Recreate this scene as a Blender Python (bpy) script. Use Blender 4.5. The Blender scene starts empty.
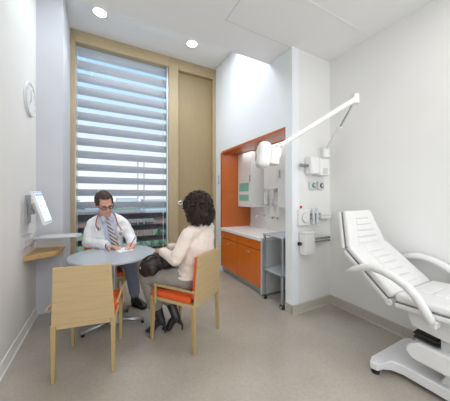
import bpy, bmesh, math, random
from mathutils import Vector, Matrix, noise
random.seed(7)
C = bpy.context.scene.collection
PI = math.pi
V = Vector

# ------------------------------------------------------------------ materials
def new_mat(name):
    m = bpy.data.materials.new(name); m.use_nodes = True
    return m, m.node_tree, m.node_tree.nodes['Principled BSDF']
def col4(c): return (c[0], c[1], c[2], 1)
def mat(name, c, rough=.5, metal=0, var=.04, scale=12, bump=0, coat=0, spec=.5, stretch=None, trans=0, emis=None, es=0, sheen=0, bscale=None):
    m, nt, b = new_mat(name)
    b.inputs['Roughness'].default_value = rough
    b.inputs['Metallic'].default_value = metal
    b.inputs['Coat Weight'].default_value = coat
    b.inputs['Specular IOR Level'].default_value = spec
    b.inputs['Sheen Weight'].default_value = sheen
    b.inputs['Transmission Weight'].default_value = trans
    tc = nt.nodes.new('ShaderNodeTexCoord'); mp = nt.nodes.new('ShaderNodeMapping')
    nt.links.new(tc.outputs['Object'], mp.inputs['Vector'])
    if stretch: mp.inputs['Scale'].default_value = stretch
    n = nt.nodes.new('ShaderNodeTexNoise'); n.inputs['Scale'].default_value = scale; n.inputs['Detail'].default_value = 5
    nt.links.new(mp.outputs[0], n.inputs['Vector'])
    r = nt.nodes.new('ShaderNodeValToRGB')
    r.color_ramp.elements[0].position = .3; r.color_ramp.elements[1].position = .7
    r.color_ramp.elements[0].color = col4([max(0, x*(1-var)) for x in c])
    r.color_ramp.elements[1].color = col4([min(1, x*(1+var)) for x in c])
    nt.links.new(n.outputs['Fac'], r.inputs['Fac']); nt.links.new(r.outputs['Color'], b.inputs['Base Color'])
    if bump:
        n2 = n
        if bscale:
            n2 = nt.nodes.new('ShaderNodeTexNoise'); n2.inputs['Scale'].default_value = bscale
            nt.links.new(mp.outputs[0], n2.inputs['Vector'])
        bp = nt.nodes.new('ShaderNodeBump'); bp.inputs['Strength'].default_value = bump; bp.inputs['Distance'].default_value = .01
        nt.links.new(n2.outputs['Fac'], bp.inputs['Height']); nt.links.new(bp.outputs[0], b.inputs['Normal'])
    if emis:
        b.inputs['Emission Color'].default_value = col4(emis); b.inputs['Emission Strength'].default_value = es
    return m
def wood(name, c, axis='z', rough=.42, var=.16):
    st = {'z': (14, 14, .9), 'x': (.9, 14, 14), 'y': (14, .9, 14)}[axis]
    m, nt, b = new_mat(name)
    b.inputs['Roughness'].default_value = rough
    tc = nt.nodes.new('ShaderNodeTexCoord'); mp = nt.nodes.new('ShaderNodeMapping'); mp.inputs['Scale'].default_value = st
    nt.links.new(tc.outputs['Object'], mp.inputs['Vector'])
    n = nt.nodes.new('ShaderNodeTexNoise'); n.inputs['Scale'].default_value = 5; n.inputs['Detail'].default_value = 7; n.inputs['Distortion'].default_value = .4
    nt.links.new(mp.outputs[0], n.inputs['Vector'])
    r = nt.nodes.new('ShaderNodeValToRGB')
    e = r.color_ramp.elements
    e[0].position = .25; e[1].position = .75
    e[0].color = col4([x*(1-var) for x in c]); e[1].color = col4([min(1, x*(1+var*.6)) for x in c])
    k = e.new(.5); k.color = col4(c)
    nt.links.new(n.outputs['Fac'], r.inputs['Fac']); nt.links.new(r.outputs['Color'], b.inputs['Base Color'])
    return m
def stripes(name, c1, c2, scale, direction, rough=.7, c3=None, width=.5):
    """diagonal or straight bands running through the object's own space"""
    m, nt, b = new_mat(name); b.inputs['Roughness'].default_value = rough
    tc = nt.nodes.new('ShaderNodeTexCoord')
    d = nt.nodes.new('ShaderNodeVectorMath'); d.operation = 'DOT_PRODUCT'; d.inputs[1].default_value = direction
    nt.links.new(tc.outputs['Object'], d.inputs[0])
    k = nt.nodes.new('ShaderNodeMath'); k.operation = 'MULTIPLY'; k.inputs[1].default_value = scale
    nt.links.new(d.outputs['Value'], k.inputs[0])
    f = nt.nodes.new('ShaderNodeMath'); f.operation = 'FRACT'; nt.links.new(k.outputs[0], f.inputs[0])
    r = nt.nodes.new('ShaderNodeValToRGB'); r.color_ramp.interpolation = 'CONSTANT'
    r.color_ramp.elements[0].color = col4(c1); r.color_ramp.elements[1].color = col4(c2); r.color_ramp.elements[1].position = width
    if c3: q = r.color_ramp.elements.new(.5+width/2); q.color = col4(c3)
    nt.links.new(f.outputs[0], r.inputs['Fac']); nt.links.new(r.outputs['Color'], b.inputs['Base Color'])
    return m

M = {}
M['wall'] = mat('wall_paint', (.80, .80, .79), .85, var=.012, scale=3, bump=.02, bscale=180)
M['wall_l'] = mat('warm_wall_paint', (.80, .79, .765), .85, var=.012, scale=3)
M['wall_c'] = mat('cool_wall_paint', (.84, .87, .90), .85, var=.012, scale=3)
M['panel'] = mat('blue_grey_paint', (.60, .61, .65), .8, var=.02, scale=3)
M['ceil'] = mat('ceiling_paint', (.84, .84, .84), .9, var=.01, scale=2)
M['groove'] = mat('ceiling_joint_grey', (.62, .62, .62), .8)
M['cove'] = mat('speckled_cove_base', (.50, .47, .41), .5, var=.22, scale=120)
M['wood_frame'] = wood('window_frame_wood', (.44, .34, .20), 'z', var=.12)
M['wood_frame_x'] = wood('window_frame_wood_rail', (.48, .37, .22), 'x', var=.12)
M['wood_door'] = wood('door_leaf_wood', (.34, .255, .135), 'z', var=.10)
M['maple'] = wood('chair_maple', (.53, .385, .205), 'x', var=.10)
M['maple_z'] = wood('chair_leg_maple', (.46, .33, .155), 'z', var=.10)
M['shelf_wood'] = wood('shelf_wood', (.56, .36, .15), 'y', var=.16)
M['orange_fab'] = mat('orange_upholstery', (.82, .12, .018), .75, var=.08, scale=60, bump=.05)
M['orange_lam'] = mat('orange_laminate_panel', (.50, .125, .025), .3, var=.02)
M['orange_gloss'] = mat('orange_gloss_door', (.74, .155, .006), .14, var=.05, scale=2, coat=.4)
M['white_lam'] = mat('white_laminate', (.78, .78, .77), .4, var=.01)
M['counter'] = mat('white_stone_counter', (.86, .85, .83), .25, var=.02, scale=30)
M['frost'] = mat('green_frosted_glass', (.22, .56, .44), .25, var=.05)
M['amber'] = mat('amber_tint_inset', (.50, .14, .03), .3, var=.05)
M['chrome'] = mat('polished_chrome', (.75, .76, .78), .16, 1, var=.01)
M['rail'] = mat('dark_chrome_rail', (.34, .35, .38), .2, 1, var=.05)
M['steel'] = mat('brushed_steel', (.50, .52, .55), .32, .85, var=.04, scale=20)
M['alu'] = mat('satin_aluminium', (.66, .67, .70), .38, .6, var=.03)
M['grey_plastic'] = mat('grey_plastic', (.42, .43, .45), .5)
M['lt_grey'] = mat('light_grey_plastic', (.62, .63, .64), .45)
M['dark'] = mat('black_rubber', (.018, .018, .02), .55)
M['dkgrey'] = mat('dark_grey_toe', (.10, .10, .11), .5)
M['white_pl'] = mat('white_plastic', (.83, .83, .83), .38, var=.01)
M['white_vinyl'] = mat('white_vinyl_upholstery', (.76, .755, .75), .42, var=.01, bump=.03, bscale=90, coat=.1)
M['white_shell'] = mat('white_enamel', (.74, .74, .745), .3, var=.01, coat=.2)
M['seam'] = mat('grey_piping', (.22, .22, .24), .6)
M['tabletop'] = mat('pale_grey_laminate', (.43, .465, .51), .22, var=.02, scale=25, coat=.2)
M['louvre'] = mat('pale_grey_slats', (.74, .74, .77), .55, var=.02)
nt_ = M['louvre'].node_tree; o_ = nt_.nodes['Material Output']; mx_ = nt_.nodes.new('ShaderNodeMixShader'); tl_ = nt_.nodes.new('ShaderNodeBsdfTranslucent')
tl_.inputs['Color'].default_value = (.78, .78, .80, 1); mx_.inputs[0].default_value = .27
nt_.links.new(nt_.nodes['Principled BSDF'].outputs[0], mx_.inputs[1]); nt_.links.new(tl_.outputs[0], mx_.inputs[2]); nt_.links.new(mx_.outputs[0], o_.inputs['Surface'])
M['louvre_dk'] = mat('dark_slats', (.07, .062, .06), .5, var=.1)  # lower slats of the same bank, given a darker colour
M['skin_m'] = mat('skin_light', (.66, .36, .26), .5, var=.05, scale=20)
M['skin_w'] = mat('skin_warm', (.50, .26, .17), .5, var=.05, scale=20)
M['hair_m'] = mat('short_brown_hair', (.050, .028, .018), .7, var=.5, scale=90, bump=.4)
M['hair_w'] = mat('curly_dark_hair', (.030, .017, .012), .42, var=.7, scale=50, bump=.2)
M['coat'] = mat('white_cotton_coat', (.84, .85, .87), .85, var=.02, scale=20, bump=.12, bscale=16)
M['shirt'] = stripes('pale_blue_striped_shirt', (.50, .58, .76), (.66, .72, .86), 90, (1, .3, 0))
M['tie'] = stripes('striped_tie', (.10, .13, .22), (.60, .42, .20), 34, (.65, 0, .75), .6, (.72, .72, .74), .4)
M['trouser'] = mat('blue_grey_trouser', (.24, .275, .36), .85, var=.1, scale=50, bump=.15, bscale=14)
M['sweater'] = mat('cream_wool_sweater', (.80, .69, .62), .95, var=.03, scale=60, bump=.25, bscale=45, sheen=.3)
M['shoe'] = mat('black_leather', (.018, .016, .018), .28, coat=.3)
M['bagm'] = mat('brown_black_leather', (.024, .016, .014), .48, var=.4, scale=14, bump=.25)
M['red_tube'] = mat('maroon_rubber', (.35, .015, .03), .4)
M['paper'] = mat('white_paper', (.85, .86, .88), .8)
M['purple'] = mat('purple_pen_plastic', (.16, .06, .42), .35)
M['red'] = mat('red_button', (.65, .01, .01), .4)
M['green_ring'] = mat('green_ring', (.02, .35, .2), .4)
M['eye'] = mat('eye_white', (.8, .8, .8), .3)
M['iris'] = mat('dark_iris', (.03, .02, .015), .2)
M['lip'] = mat('lip', (.50, .18, .15), .5)
M['silver_disc'] = mat('mirror_disc', (.8, .82, .85), .12, 1)
M['brick'] = mat('red_brick_far', (.28, .19, .17), .9, var=.25, scale=3)
M['roof'] = mat('slate_roof_far', (.27, .235, .24), .9, var=.15, scale=2)
M['roof2'] = mat('grey_metal_roof_far', (.45, .46, .50), .8, var=.1, scale=2)
M['pale_bld'] = mat('pale_render_far', (.72, .74, .80), .9, var=.05)
M['dk_win'] = mat('far_window_glass', (.08, .09, .12), .3)
M['grass'] = mat('lawn_grass', (.17, .22, .11), .95, var=.35, scale=1.2)
M['leaf'] = mat('tree_foliage', (.10, .14, .08), .9, var=.5, scale=2)
M['trunk'] = mat('tree_bark', (.12, .09, .07), .9)
# plaid skirt
def plaid():
    m, nt, b = new_mat('grey_plaid_tweed'); b.inputs['Roughness'].default_value = .9
    tc = nt.nodes.new('ShaderNodeTexCoord')
    mp = nt.nodes.new('ShaderNodeMapping'); mp.inputs['Rotation'].default_value = (.5, .4, .6)
    nt.links.new(tc.outputs['Object'], mp.inputs['Vector'])
    w1 = nt.nodes.new('ShaderNodeTexWave'); w1.bands_direction = 'X'; w1.inputs['Scale'].default_value = 30; w1.inputs['Distortion'].default_value = .6
    w2 = nt.nodes.new('ShaderNodeTexWave'); w2.bands_direction = 'Z'; w2.inputs['Scale'].default_value = 30; w2.inputs['Distortion'].default_value = .6
    n = nt.nodes.new('ShaderNodeTexNoise'); n.inputs['Scale'].default_value = 120
    for w in (w1, w2, n): nt.links.new(mp.outputs[0], w.inputs['Vector'])
    a = nt.nodes.new('ShaderNodeMath'); a.operation = 'ADD'; nt.links.new(w1.outputs['Fac'], a.inputs[0]); nt.links.new(w2.outputs['Fac'], a.inputs[1])
    a2 = nt.nodes.new('ShaderNodeMath'); a2.operation = 'ADD'; nt.links.new(a.outputs[0], a2.inputs[0]); nt.links.new(n.outputs['Fac'], a2.inputs[1])
    k = nt.nodes.new('ShaderNodeMath'); k.operation = 'MULTIPLY'; k.inputs[1].default_value = .36; nt.links.new(a2.outputs[0], k.inputs[0])
    r = nt.nodes.new('ShaderNodeValToRGB'); r.color_ramp.elements[0].color = (.20, .19, .165, 1); r.color_ramp.elements[1].color = (.40, .375, .335, 1)
    r.color_ramp.elements[0].position = .25; r.color_ramp.elements[1].position = .85
    nt.links.new(k.outputs[0], r.inputs['Fac']); nt.links.new(r.outputs['Color'], b.inputs['Base Color'])
    return m
M['plaid'] = plaid()
# floor: mottled polished screed
def floor_mat():
    m, nt, b = new_mat('polished_grey_beige_floor')
    tc = nt.nodes.new('ShaderNodeTexCoord')
    n1 = nt.nodes.new('ShaderNodeTexNoise'); n1.inputs['Scale'].default_value = 1.6; n1.inputs['Detail'].default_value = 6
    n2 = nt.nodes.new('ShaderNodeTexNoise'); n2.inputs['Scale'].default_value = 45; n2.inputs['Detail'].default_value = 4
    for n in (n1, n2): nt.links.new(tc.outputs['Object'], n.inputs['Vector'])
    a = nt.nodes.new('ShaderNodeMix'); a.inputs['Factor'].default_value = .3
    nt.links.new(n1.outputs['Fac'], a.inputs['A']); nt.links.new(n2.outputs['Fac'], a.inputs['B'])
    r = nt.nodes.new('ShaderNodeValToRGB'); e = r.color_ramp.elements
    e[0].position = .38; e[0].color = (.365, .330, .280, 1); e[1].position = .64; e[1].color = (.465, .425, .365, 1)
    nt.links.new(a.outputs['Result'], r.inputs['Fac']); nt.links.new(r.outputs['Color'], b.inputs['Base Color'])
    b.inputs['Roughness'].default_value = .22; b.inputs['Specular IOR Level'].default_value = .55
    return m
M['floor'] = floor_mat()
# clear glass that lets light straight through
def glass():
    m = bpy.data.materials.new('clear_window_glass'); m.use_nodes = True; nt = m.node_tree; nt.nodes.clear()
    o = nt.nodes.new('ShaderNodeOutputMaterial'); t = nt.nodes.new('ShaderNodeBsdfTransparent'); g = nt.nodes.new('ShaderNodeBsdfGlossy')
    t.inputs['Color'].default_value = (.97, .98, .99, 1); g.inputs['Roughness'].default_value = .02
    lw = nt.nodes.new('ShaderNodeFresnel'); lw.inputs['IOR'].default_value = 1.14
    mx = nt.nodes.new('ShaderNodeMixShader'); nt.links.new(lw.outputs[0], mx.inputs[0]); nt.links.new(t.outputs[0], mx.inputs[1]); nt.links.new(g.outputs[0], mx.inputs[2])
    nt.links.new(mx.outputs[0], o.inputs['Surface']); return m
M['glass'] = glass()
M['clearplas'] = mat('clear_plastic', (.70, .74, .77), .15, var=.02)
# lit lamp diffuser and screen
M['lampglow'] = mat('lit_diffuser', (1, 1, 1), .5, emis=(1, .97, .92), es=6)
M['screen'] = mat('lit_screen_white', (.8, .85, .9), .3, emis=(.80, .92, 1), es=.55)
M['screen_blue'] = mat('lit_screen_blue', (.3, .45, .65), .3, emis=(.35, .5, .75), es=.45)

# ------------------------------------------------------------------ mesh helpers
class MB:
    def __init__(s): s.bm = bmesh.new()
    def hex(s, p):   # 8 corners: 4 of one face in order, then the 4 opposite ones
        v = [s.bm.verts.new(q) for q in p]
        for f in ((0, 3, 2, 1), (4, 5, 6, 7), (0, 1, 5, 4), (1, 2, 6, 5), (2, 3, 7, 6), (3, 0, 4, 7)):
            s.bm.faces.new([v[i] for i in f])
        return s
    def box(s, x0, x1, y0, y1, z0, z1, rz=0, mtx=None):
        p = [V(q) for q in ((x0, y0, z0), (x1, y0, z0), (x1, y1, z0), (x0, y1, z0), (x0, y0, z1), (x1, y0, z1), (x1, y1, z1), (x0, y1, z1))]
        if rz:
            c = sum(p, V((0, 0, 0)))/8; R = Matrix.Rotation(rz, 3, 'Z'); p = [c+R@(q-c) for q in p]
        if mtx: p = [mtx@q for q in p]
        return s.hex(p)
    def tube(s, pts, r, n=10, caps=True, sx=1, up=None):
        pts = [V(p) for p in pts]; N = len(pts)
        rr = r if isinstance(r, (list, tuple)) else [r]*N
        rings = []; a = None
        for i, p in enumerate(pts):
            t = (pts[min(i+1, N-1)]-pts[max(i-1, 0)]).normalized()
            if a is None:
                a = (V(up) if up else (V((0, 0, 1)) if abs(t.z) < .9 else V((1, 0, 0))))
            a = (a-t*a.dot(t)).normalized(); b = t.cross(a)
            rings.append([s.bm.verts.new(p+rr[i]*(math.cos(k*2*PI/n)*a+sx*math.sin(k*2*PI/n)*b)) for k in range(n)])
        for i in range(N-1):
            for k in range(n):
                s.bm.faces.new((rings[i][k], rings[i][(k+1) % n], rings[i+1][(k+1) % n], rings[i+1][k]))
        if caps:
            s.bm.faces.new(rings[0][::-1]); s.bm.faces.new(rings[-1])
        return s
    def cyl(s, p0, p1, r, r1=None, n=20): return s.tube([p0, p1], [r, r if r1 is None else r1], n)
    def ell(s, c, r, rot=None, u=16, v=10):
        r = (r, r, r) if isinstance(r, (int, float)) else r
        m = Matrix.Translation(V(c)) @ (rot.to_4x4() if rot else Matrix.Identity(4)) @ Matrix.Diagonal((*r, 1))
        bmesh.ops.create_uvsphere(s.bm, u_segments=u, v_segments=v, radius=1, matrix=m); return s
    def cap(s, p0, p1, r0, r1=None, n=14):   # rounded tapered limb
        r1 = r0 if r1 is None else r1; p0, p1 = V(p0), V(p1)
        s.tube([p0, p1], [r0, r1], n); s.ell(p0, r0, u=n, v=8); s.ell(p1, r1, u=n, v=8); return s
    def chain(s, pts, rr, n=14):
        for i in range(len(pts)-1): s.cap(pts[i], pts[i+1], rr[i], rr[i+1], n)
        return s
    def prism(s, poly, z0, z1, axis='z'):
        def q(a, b, c): return {'z': (a, b, c), 'x': (c, a, b), 'y': (a, c, b)}[axis]
        lo = [s.bm.verts.new(q(a, b, z0)) for a, b in poly]; hi = [s.bm.verts.new(q(a, b, z1)) for a, b in poly]
        n = len(poly)
        for i in range(n): s.bm.faces.new((lo[i], lo[(i+1) % n], hi[(i+1) % n], hi[i]))
        s.bm.faces.new(lo[::-1]); s.bm.faces.new(hi); return s
    def xf(s, m):
        bmesh.ops.transform(s.bm, matrix=m, verts=s.bm.verts); return s
    def build(s, name, material, parent=None, bevel=0, seg=2, smooth=False, voxel=0, relax=0):
        bmesh.ops.recalc_face_normals(s.bm, faces=s.bm.faces)
        me = bpy.data.meshes.new(name); s.bm.to_mesh(me); s.bm.free()
        o = bpy.data.objects.new(name, me); C.objects.link(o)
        me.materials.append(M[material] if isinstance(material, str) else material)
        if smooth or voxel:
            for p in me.polygons: p.use_smooth = True
        if bevel:
            b = o.modifiers.new('bevel', 'BEVEL'); b.width = bevel; b.segments = seg; b.limit_method = 'ANGLE'; b.angle_limit = .6
            for p in me.polygons: p.use_smooth = True
            w = o.modifiers.new('wn', 'WEIGHTED_NORMAL'); w.keep_sharp = True
        if voxel:
            r = o.modifiers.new('skin', 'REMESH'); r.mode = 'VOXEL'; r.voxel_size = voxel; r.use_smooth_shade = True
            if relax:
                sm = o.modifiers.new('relax', 'SMOOTH'); sm.iterations = relax; sm.factor = .5
        if parent: o.parent = parent
        return o
def bake(o, keep=None):
    """apply modifiers; keep(face centre, normal) -> bool drops the rest"""
    bpy.context.view_layer.update()
    dg = bpy.context.evaluated_depsgraph_get()
    me = bpy.data.meshes.new_from_object(o.evaluated_get(dg)); o.modifiers.clear(); o.data = me
    if keep:
        bm = bmesh.new(); bm.from_mesh(me)
        bmesh.ops.delete(bm, geom=[f for f in bm.faces if not keep(f.calc_center_median(), f.normal)], context='FACES')
        bm.to_mesh(me); bm.free()
    for p in me.polygons: p.use_smooth = True
    return o
def tag(o, label=None, cat=None, group=None, kind=None):
    if label: o['label'] = label
    if cat: o['category'] = cat
    if group: o['group'] = group
    if kind: o['kind'] = kind
    return o
def thing(name, label, cat, loc=(0, 0, 0), rz=0, group=None, kind=None):
    o = bpy.data.objects.new(name, None); C.objects.link(o); o.location = loc; o.rotation_euler = (0, 0, rz)
    o.empty_display_size = .1
    return tag(o, label, cat, group, kind)
def copy_tree(o, parent=None):
    c = o.copy(); C.objects.link(c); c.parent = parent
    for ch in list(o.children): copy_tree(ch, c)
    return c
def struct(mb, name, material, label=None, cat=None, parent=None, **k):
    o = mb.build(name, material, parent, **k)
    if not parent: tag(o, label, cat, kind='structure')
    return o

# ------------------------------------------------------------------ room (metres; camera stands at the origin, y runs to the window)
XL, XR, YN, XC, YW, YP, ZC, ZH = -.67, 2.457, 1.87, 1.83, 3.814, 3.18, 2.965, 3.665
YB = -2.2
XP = -.425
AY0, AY1, AX, AZ = 1.975, 3.57, 2.43, 2.085       # cabinet niche
struct(MB().box(XL-.1, XR+.3, YB, YW+.12, -.1, 0), 'floor', 'floor', 'polished mottled grey-beige floor', 'floor')
struct(MB().box(XL-.1, XL, YB, YW+.3, 0, ZH+.1), 'wall_left', 'wall_l', 'off-white left wall carrying the clock', 'wall')
struct(MB().box(XL, XP, YP, YW+.3, 0, ZH+.1), 'wall_back', 'panel', 'blue-grey wall return beside the window', 'wall')
struct(MB().box(XR, XR+.1, YB, YN, 0, ZH), 'wall_right', 'wall', 'white right wall behind the exam chair', 'wall')
w = MB()
w.box(XC, XC+.10, YN, AY0, 0, ZH+.1).box(XC, XC+.10, AY1, YW+.3, 0, ZH+.1).box(XC, XC+.10, AY0, AY1, AZ, ZH+.1)
struct(w, 'wall_cabinet_side', 'wall_c', 'pale wall around the orange cabinet niche', 'wall')
struct(MB().box(XC+.1, XR+.3, YN, AY0, 0, ZH), 'wall_equipment_side', 'wall', 'narrow white wall carrying lamp and dispensers', 'wall')
struct(MB().box(AX, AX+.06, AY0, AY1+.1, 0, AZ+.1), 'wall_niche_back', 'wall', 'white back wall of the cabinet niche', 'wall')
struct(MB().box(XL, XR, YB, 2.261, ZC, ZH+.1), 'ceiling', 'ceil', 'lower white ceiling', 'ceiling')
struct(MB().box(XL, XC+.1, 2.261, YW+.3, ZH, ZH+.1), 'ceiling_upper', 'ceil', 'raised white ceiling above the window bay', 'ceiling')
# ceiling joints
t = MB().box(1.005, 1.83, 1.883, 1.889, ZC-.002, ZC+.001).box(1.005, 1.011, .3, 1.886, ZC-.002, ZC+.001)
struct(t, 'trim_1', 'groove', 'fine joint around a ceiling access panel', 'joint')
struct(MB().box(1.2, XR, 1.365, 1.395, ZC-.004, ZC+.001), 'trim_2', 'white_pl', 'white curtain track line set in the ceiling', 'track')
# cove skirting
struct(MB().prism([(XR, 0), (XR-.02, 0), (XR-.012, .012), (XR-.008, .095), (XR, .1)], YB, YN, 'y'), 'baseboard_right', 'cove', 'speckled beige cove skirting on right wall', 'skirting')
bb = MB().prism([(YN, 0), (YN-.02, 0), (YN-.012, .012), (YN-.008, .095), (YN, .1)], XC-.008, XR-.01, 'x').box(XC-.008, XC, YN-.008, AY0, 0, .1)
struct(bb, 'baseboard_back', 'cove', 'speckled beige cove skirting under the equipment wall', 'skirting')
struct(MB().prism([(XL, 0), (XL+.02, 0), (XL+.012, .012), (XL+.006, .09), (XL, .095)], YB, YP, 'y'), 'baseboard_left', 'wall_l', 'off-white skirting along left wall', 'skirting')
# orange niche lining
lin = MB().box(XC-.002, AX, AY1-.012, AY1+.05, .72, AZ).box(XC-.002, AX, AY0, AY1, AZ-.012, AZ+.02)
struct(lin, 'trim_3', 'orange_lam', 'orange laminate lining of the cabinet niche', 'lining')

# ------------------------------------------------------------------ window and door
win = thing('window_1', 'tall timber-framed window', 'window', (.28, YW, 0), kind='structure')
def wl(mb, n, m, par, loc, **k): return mb.xf(Matrix.Translation(-V(loc))).build(n, m, par, **k)
WL = (.28, YW, 0)
fr = MB().box(XP, -.372, YW, YW+.12, 0, ZH).box(0.952, 1.115, YW, YW+.12, 0, ZH)
wl(fr, 'window_frame', 'wood_frame', win, WL, bevel=.004)
wl(MB().box(-.372, 0.952, YW, YW+.12, 3.497, ZH), 'top_rail', 'wood_frame_x', win, WL, bevel=.004)
wl(MB().box(-.372, 0.952, YW, YW+.12, .37, .44), 'sill', 'wood_frame_x', win, WL, bevel=.004)
wl(MB().box(-.372, 0.952, YW+.03, YW+.10, 0, .37), 'lower_panel', 'wood_door', win, WL)
wl(MB().box(-.372, 0.952, YW+.06, YW+.066, .44, 3.497), 'pane', 'glass', win, WL)
g = MB()
g.box(.922, 0.952, YW+.03, YW+.08, .44, 3.497).box(-.372, -.36, YW+.03, YW+.08, .44, 3.497)
wl(g, 'glazing_bead', 'steel', win, WL)
dr = thing('door_1', 'tall timber door leaf beside the window', 'door', (1.44, YW, 0), kind='structure')
DL = (1.44, YW, 0)
wl(MB().box(1.115, 1.765, YW+.07, YW+.12, 0, 3.48), 'door_leaf', 'wood_door', dr, DL, bevel=.003)
wl(MB().box(1.765, XC, YW, YW+.12, 0, ZH).box(1.115, 1.765, YW, YW+.12, 3.48, ZH), 'door_frame', 'wood_frame', dr, DL, bevel=.004)
lk = wl(MB().cyl((1.165, YW+.07, 1.20), (1.165, YW+.045, 1.20), .045, .042, 24), 'lock_plate', 'chrome', dr, DL, bevel=.004)
wl(MB().box(1.145, 1.185, YW+.03, YW+.045, 1.185, 1.212), 'thumb_turn', 'dkgrey', lk, DL, bevel=.003)

# outside sun louvres
lv = thing('louvre_screen', 'bank of wide pale grey horizontal louvres outside the window glass', 'louvres', (.28, 4.0, .4))
LL = (.28, 4.0, .4)
def slats(ks):
    b = MB()
    for k in ks:
        z = 3.505-.19*k
        prof = [(3.95, z), (3.962, z-.035), (3.985, z-.070), (4.025, z-.100), (4.032, z-.096), (4.0, z-.062), (3.978, z-.028), (3.966, z+.002)]
        b.prism(prof, -.45, 1.0, 'x')
    return b
wl(slats(range(0, 13)), 'slat_bank', 'louvre', lv, LL)
tag(wl(slats(range(13, 17)), 'lower_slat_bank', 'louvre_dk', lv, LL), 'slats low down in a darker colour')
ce = MB()
for x in (-.355, .885):
    ce.cyl((x, 3.94, .35), (x, 3.94, 3.6), .004, n=8)
    for k in range(17): ce.box(x-.006, x+.006, 3.934, 3.948, 3.505-.19*k-.01, 3.505-.19*k+.02)
wl(ce, 'suspension_cord', 'white_pl', lv, LL)
ps = MB()
for x in (.50, .60): ps.box(x-.009, x+.009, 4.12, 4.14, 0, 1.93)
ps.box(.5, .6, 4.12, 4.14, 1.91, 1.93).box(.5, .6, 4.12, 4.14, 1.10, 1.12)
tag(ps.xf(Matrix.Translation((-.55, -4.13, 0))).build('stand_in_post', 'alu', bevel=.003), 'slim pale double post standing in for doubled lines in the window', 'post').location = (.55, 4.13, 0)  # solid bars stand in for doubled lines that overlay the slats

# ------------------------------------------------------------------ recessed ceiling downlights
def downlight(x, y, label):
    t = thing('ceiling_downlight', label, 'downlight', (x, y, ZH), group='round downlights in the raised ceiling')
    b = MB(); N = 32
    for i in range(N):
        a0, a1 = 2*PI*i/N, 2*PI*(i+1)/N
        vs = [b.bm.verts.new((r*math.cos(a), r*math.sin(a), z)) for a in (a0, a1) for r, z in ((.075, -.004), (.1, -.008), (.108, 0))]
        b.bm.faces.new((vs[0], vs[1], vs[4], vs[3])); b.bm.faces.new((vs[1], vs[2], vs[5], vs[4]))
    bmesh.ops.remove_doubles(b.bm, verts=b.bm.verts, dist=1e-5)
    b.build('trim_ring', 'white_pl', t, smooth=True)
    MB().cyl((0, 0, 0), (0, 0, -.005), .076, n=32).build('diffuser', 'lampglow', t)
downlight(-.055, 3.32, 'left round lit downlight above the blue-grey wall end of the window')
downlight(1.189, 3.333, 'right round lit downlight above the timber door leaf')

# ------------------------------------------------------------------ left wall: clock, sockets, shelf, tray, monitor
ck = thing('wall_clock', 'round white wall clock high on the left wall', 'clock', (XL, 2.91, 2.27))
MB().cyl((0, 0, 0), (.018, 0, 0), .165, .160, 40).build('case', 'white_pl', ck, bevel=.006)
for i in range(12): MB().box(.0185, .020, -.003, .003, .125, .145, mtx=Matrix.Rotation(i*PI/6, 4, 'X')).build('hour_mark', 'grey_plastic', ck)
MB().box(.0215, .0235, -.004, .004, -.02, .085, mtx=Matrix.Rotation(.15, 4, 'X')).build('minute_hand', 'grey_plastic', ck)
MB().box(.0195, .0215, -.005, .005, -.015, .06, mtx=Matrix.Rotation(2.5, 4, 'X')).build('hour_hand', 'grey_plastic', ck)
MB().tube([(.018, .158*math.cos(i*PI/20), .155*math.sin(i*PI/20)) for i in range(41)], .006, 6, False).build('rim', 'lt_grey', ck, smooth=True)

so = thing('socket_panel', 'light grey socket panel low on left wall beside the shelf', 'socket', (XL, 2.85, .885))
MB().box(0, .012, -.165, .165, -.075, .055).build('plate', 'lt_grey', so, bevel=.003)
for k in range(3):
    s2 = MB().box(.012, .016, -.15+k*.105, -.06+k*.105, -.055, .035).build('socket', 'white_pl', so, bevel=.002)
    MB().box(.016, .017, -.115+k*.105, -.095+k*.105, -.02, .0).build('pin_hole', 'grey_plastic', s2)

sh = MB().prism([(XL, 2.72), (-.45, 2.86), (-.41, 2.93), (-.405, YP), (XL, YP)], .70, .742)
tag(sh.build('wall_shelf', 'shelf_wood', bevel=.004), 'angled honey wood corner shelf on the left wall', 'shelf')

kt = thing('keyboard_tray', 'silver keyboard tray jutting over the wood corner shelf', 'tray', (-.45, 2.99, .88))
KT = (-.45, 2.99, .88)
MB().prism([(-.19, -.10), (-.16, .13), (.21, .10), (.225, -.05), (.20, -.12)], -.006, .006).build('tray_board', 'alu', kt, bevel=.002)
b = MB()
for r in range(5):
    for c in range(13):
        b.box(-.12+c*.022, -.102+c*.022, -.06+r*.026, -.038+r*.026, .010, .016)
kb = MB().box(-.13, .18, -.075, .08, .006, .011).build('keyboard', 'white_pl', kt, bevel=.002)
b.build('keys', 'lt_grey', kb)
MB().tube([(-.16, .02, -.01), (-.20, .0, -.03), (-.22, -.02, -.08)], .012, 8).build('support_arm', 'grey_plastic', kt, smooth=True)

mo = thing('monitor', 'white-framed flat screen monitor on left wall bracket', 'monitor', (-.57, 2.77, 1.2))
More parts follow.
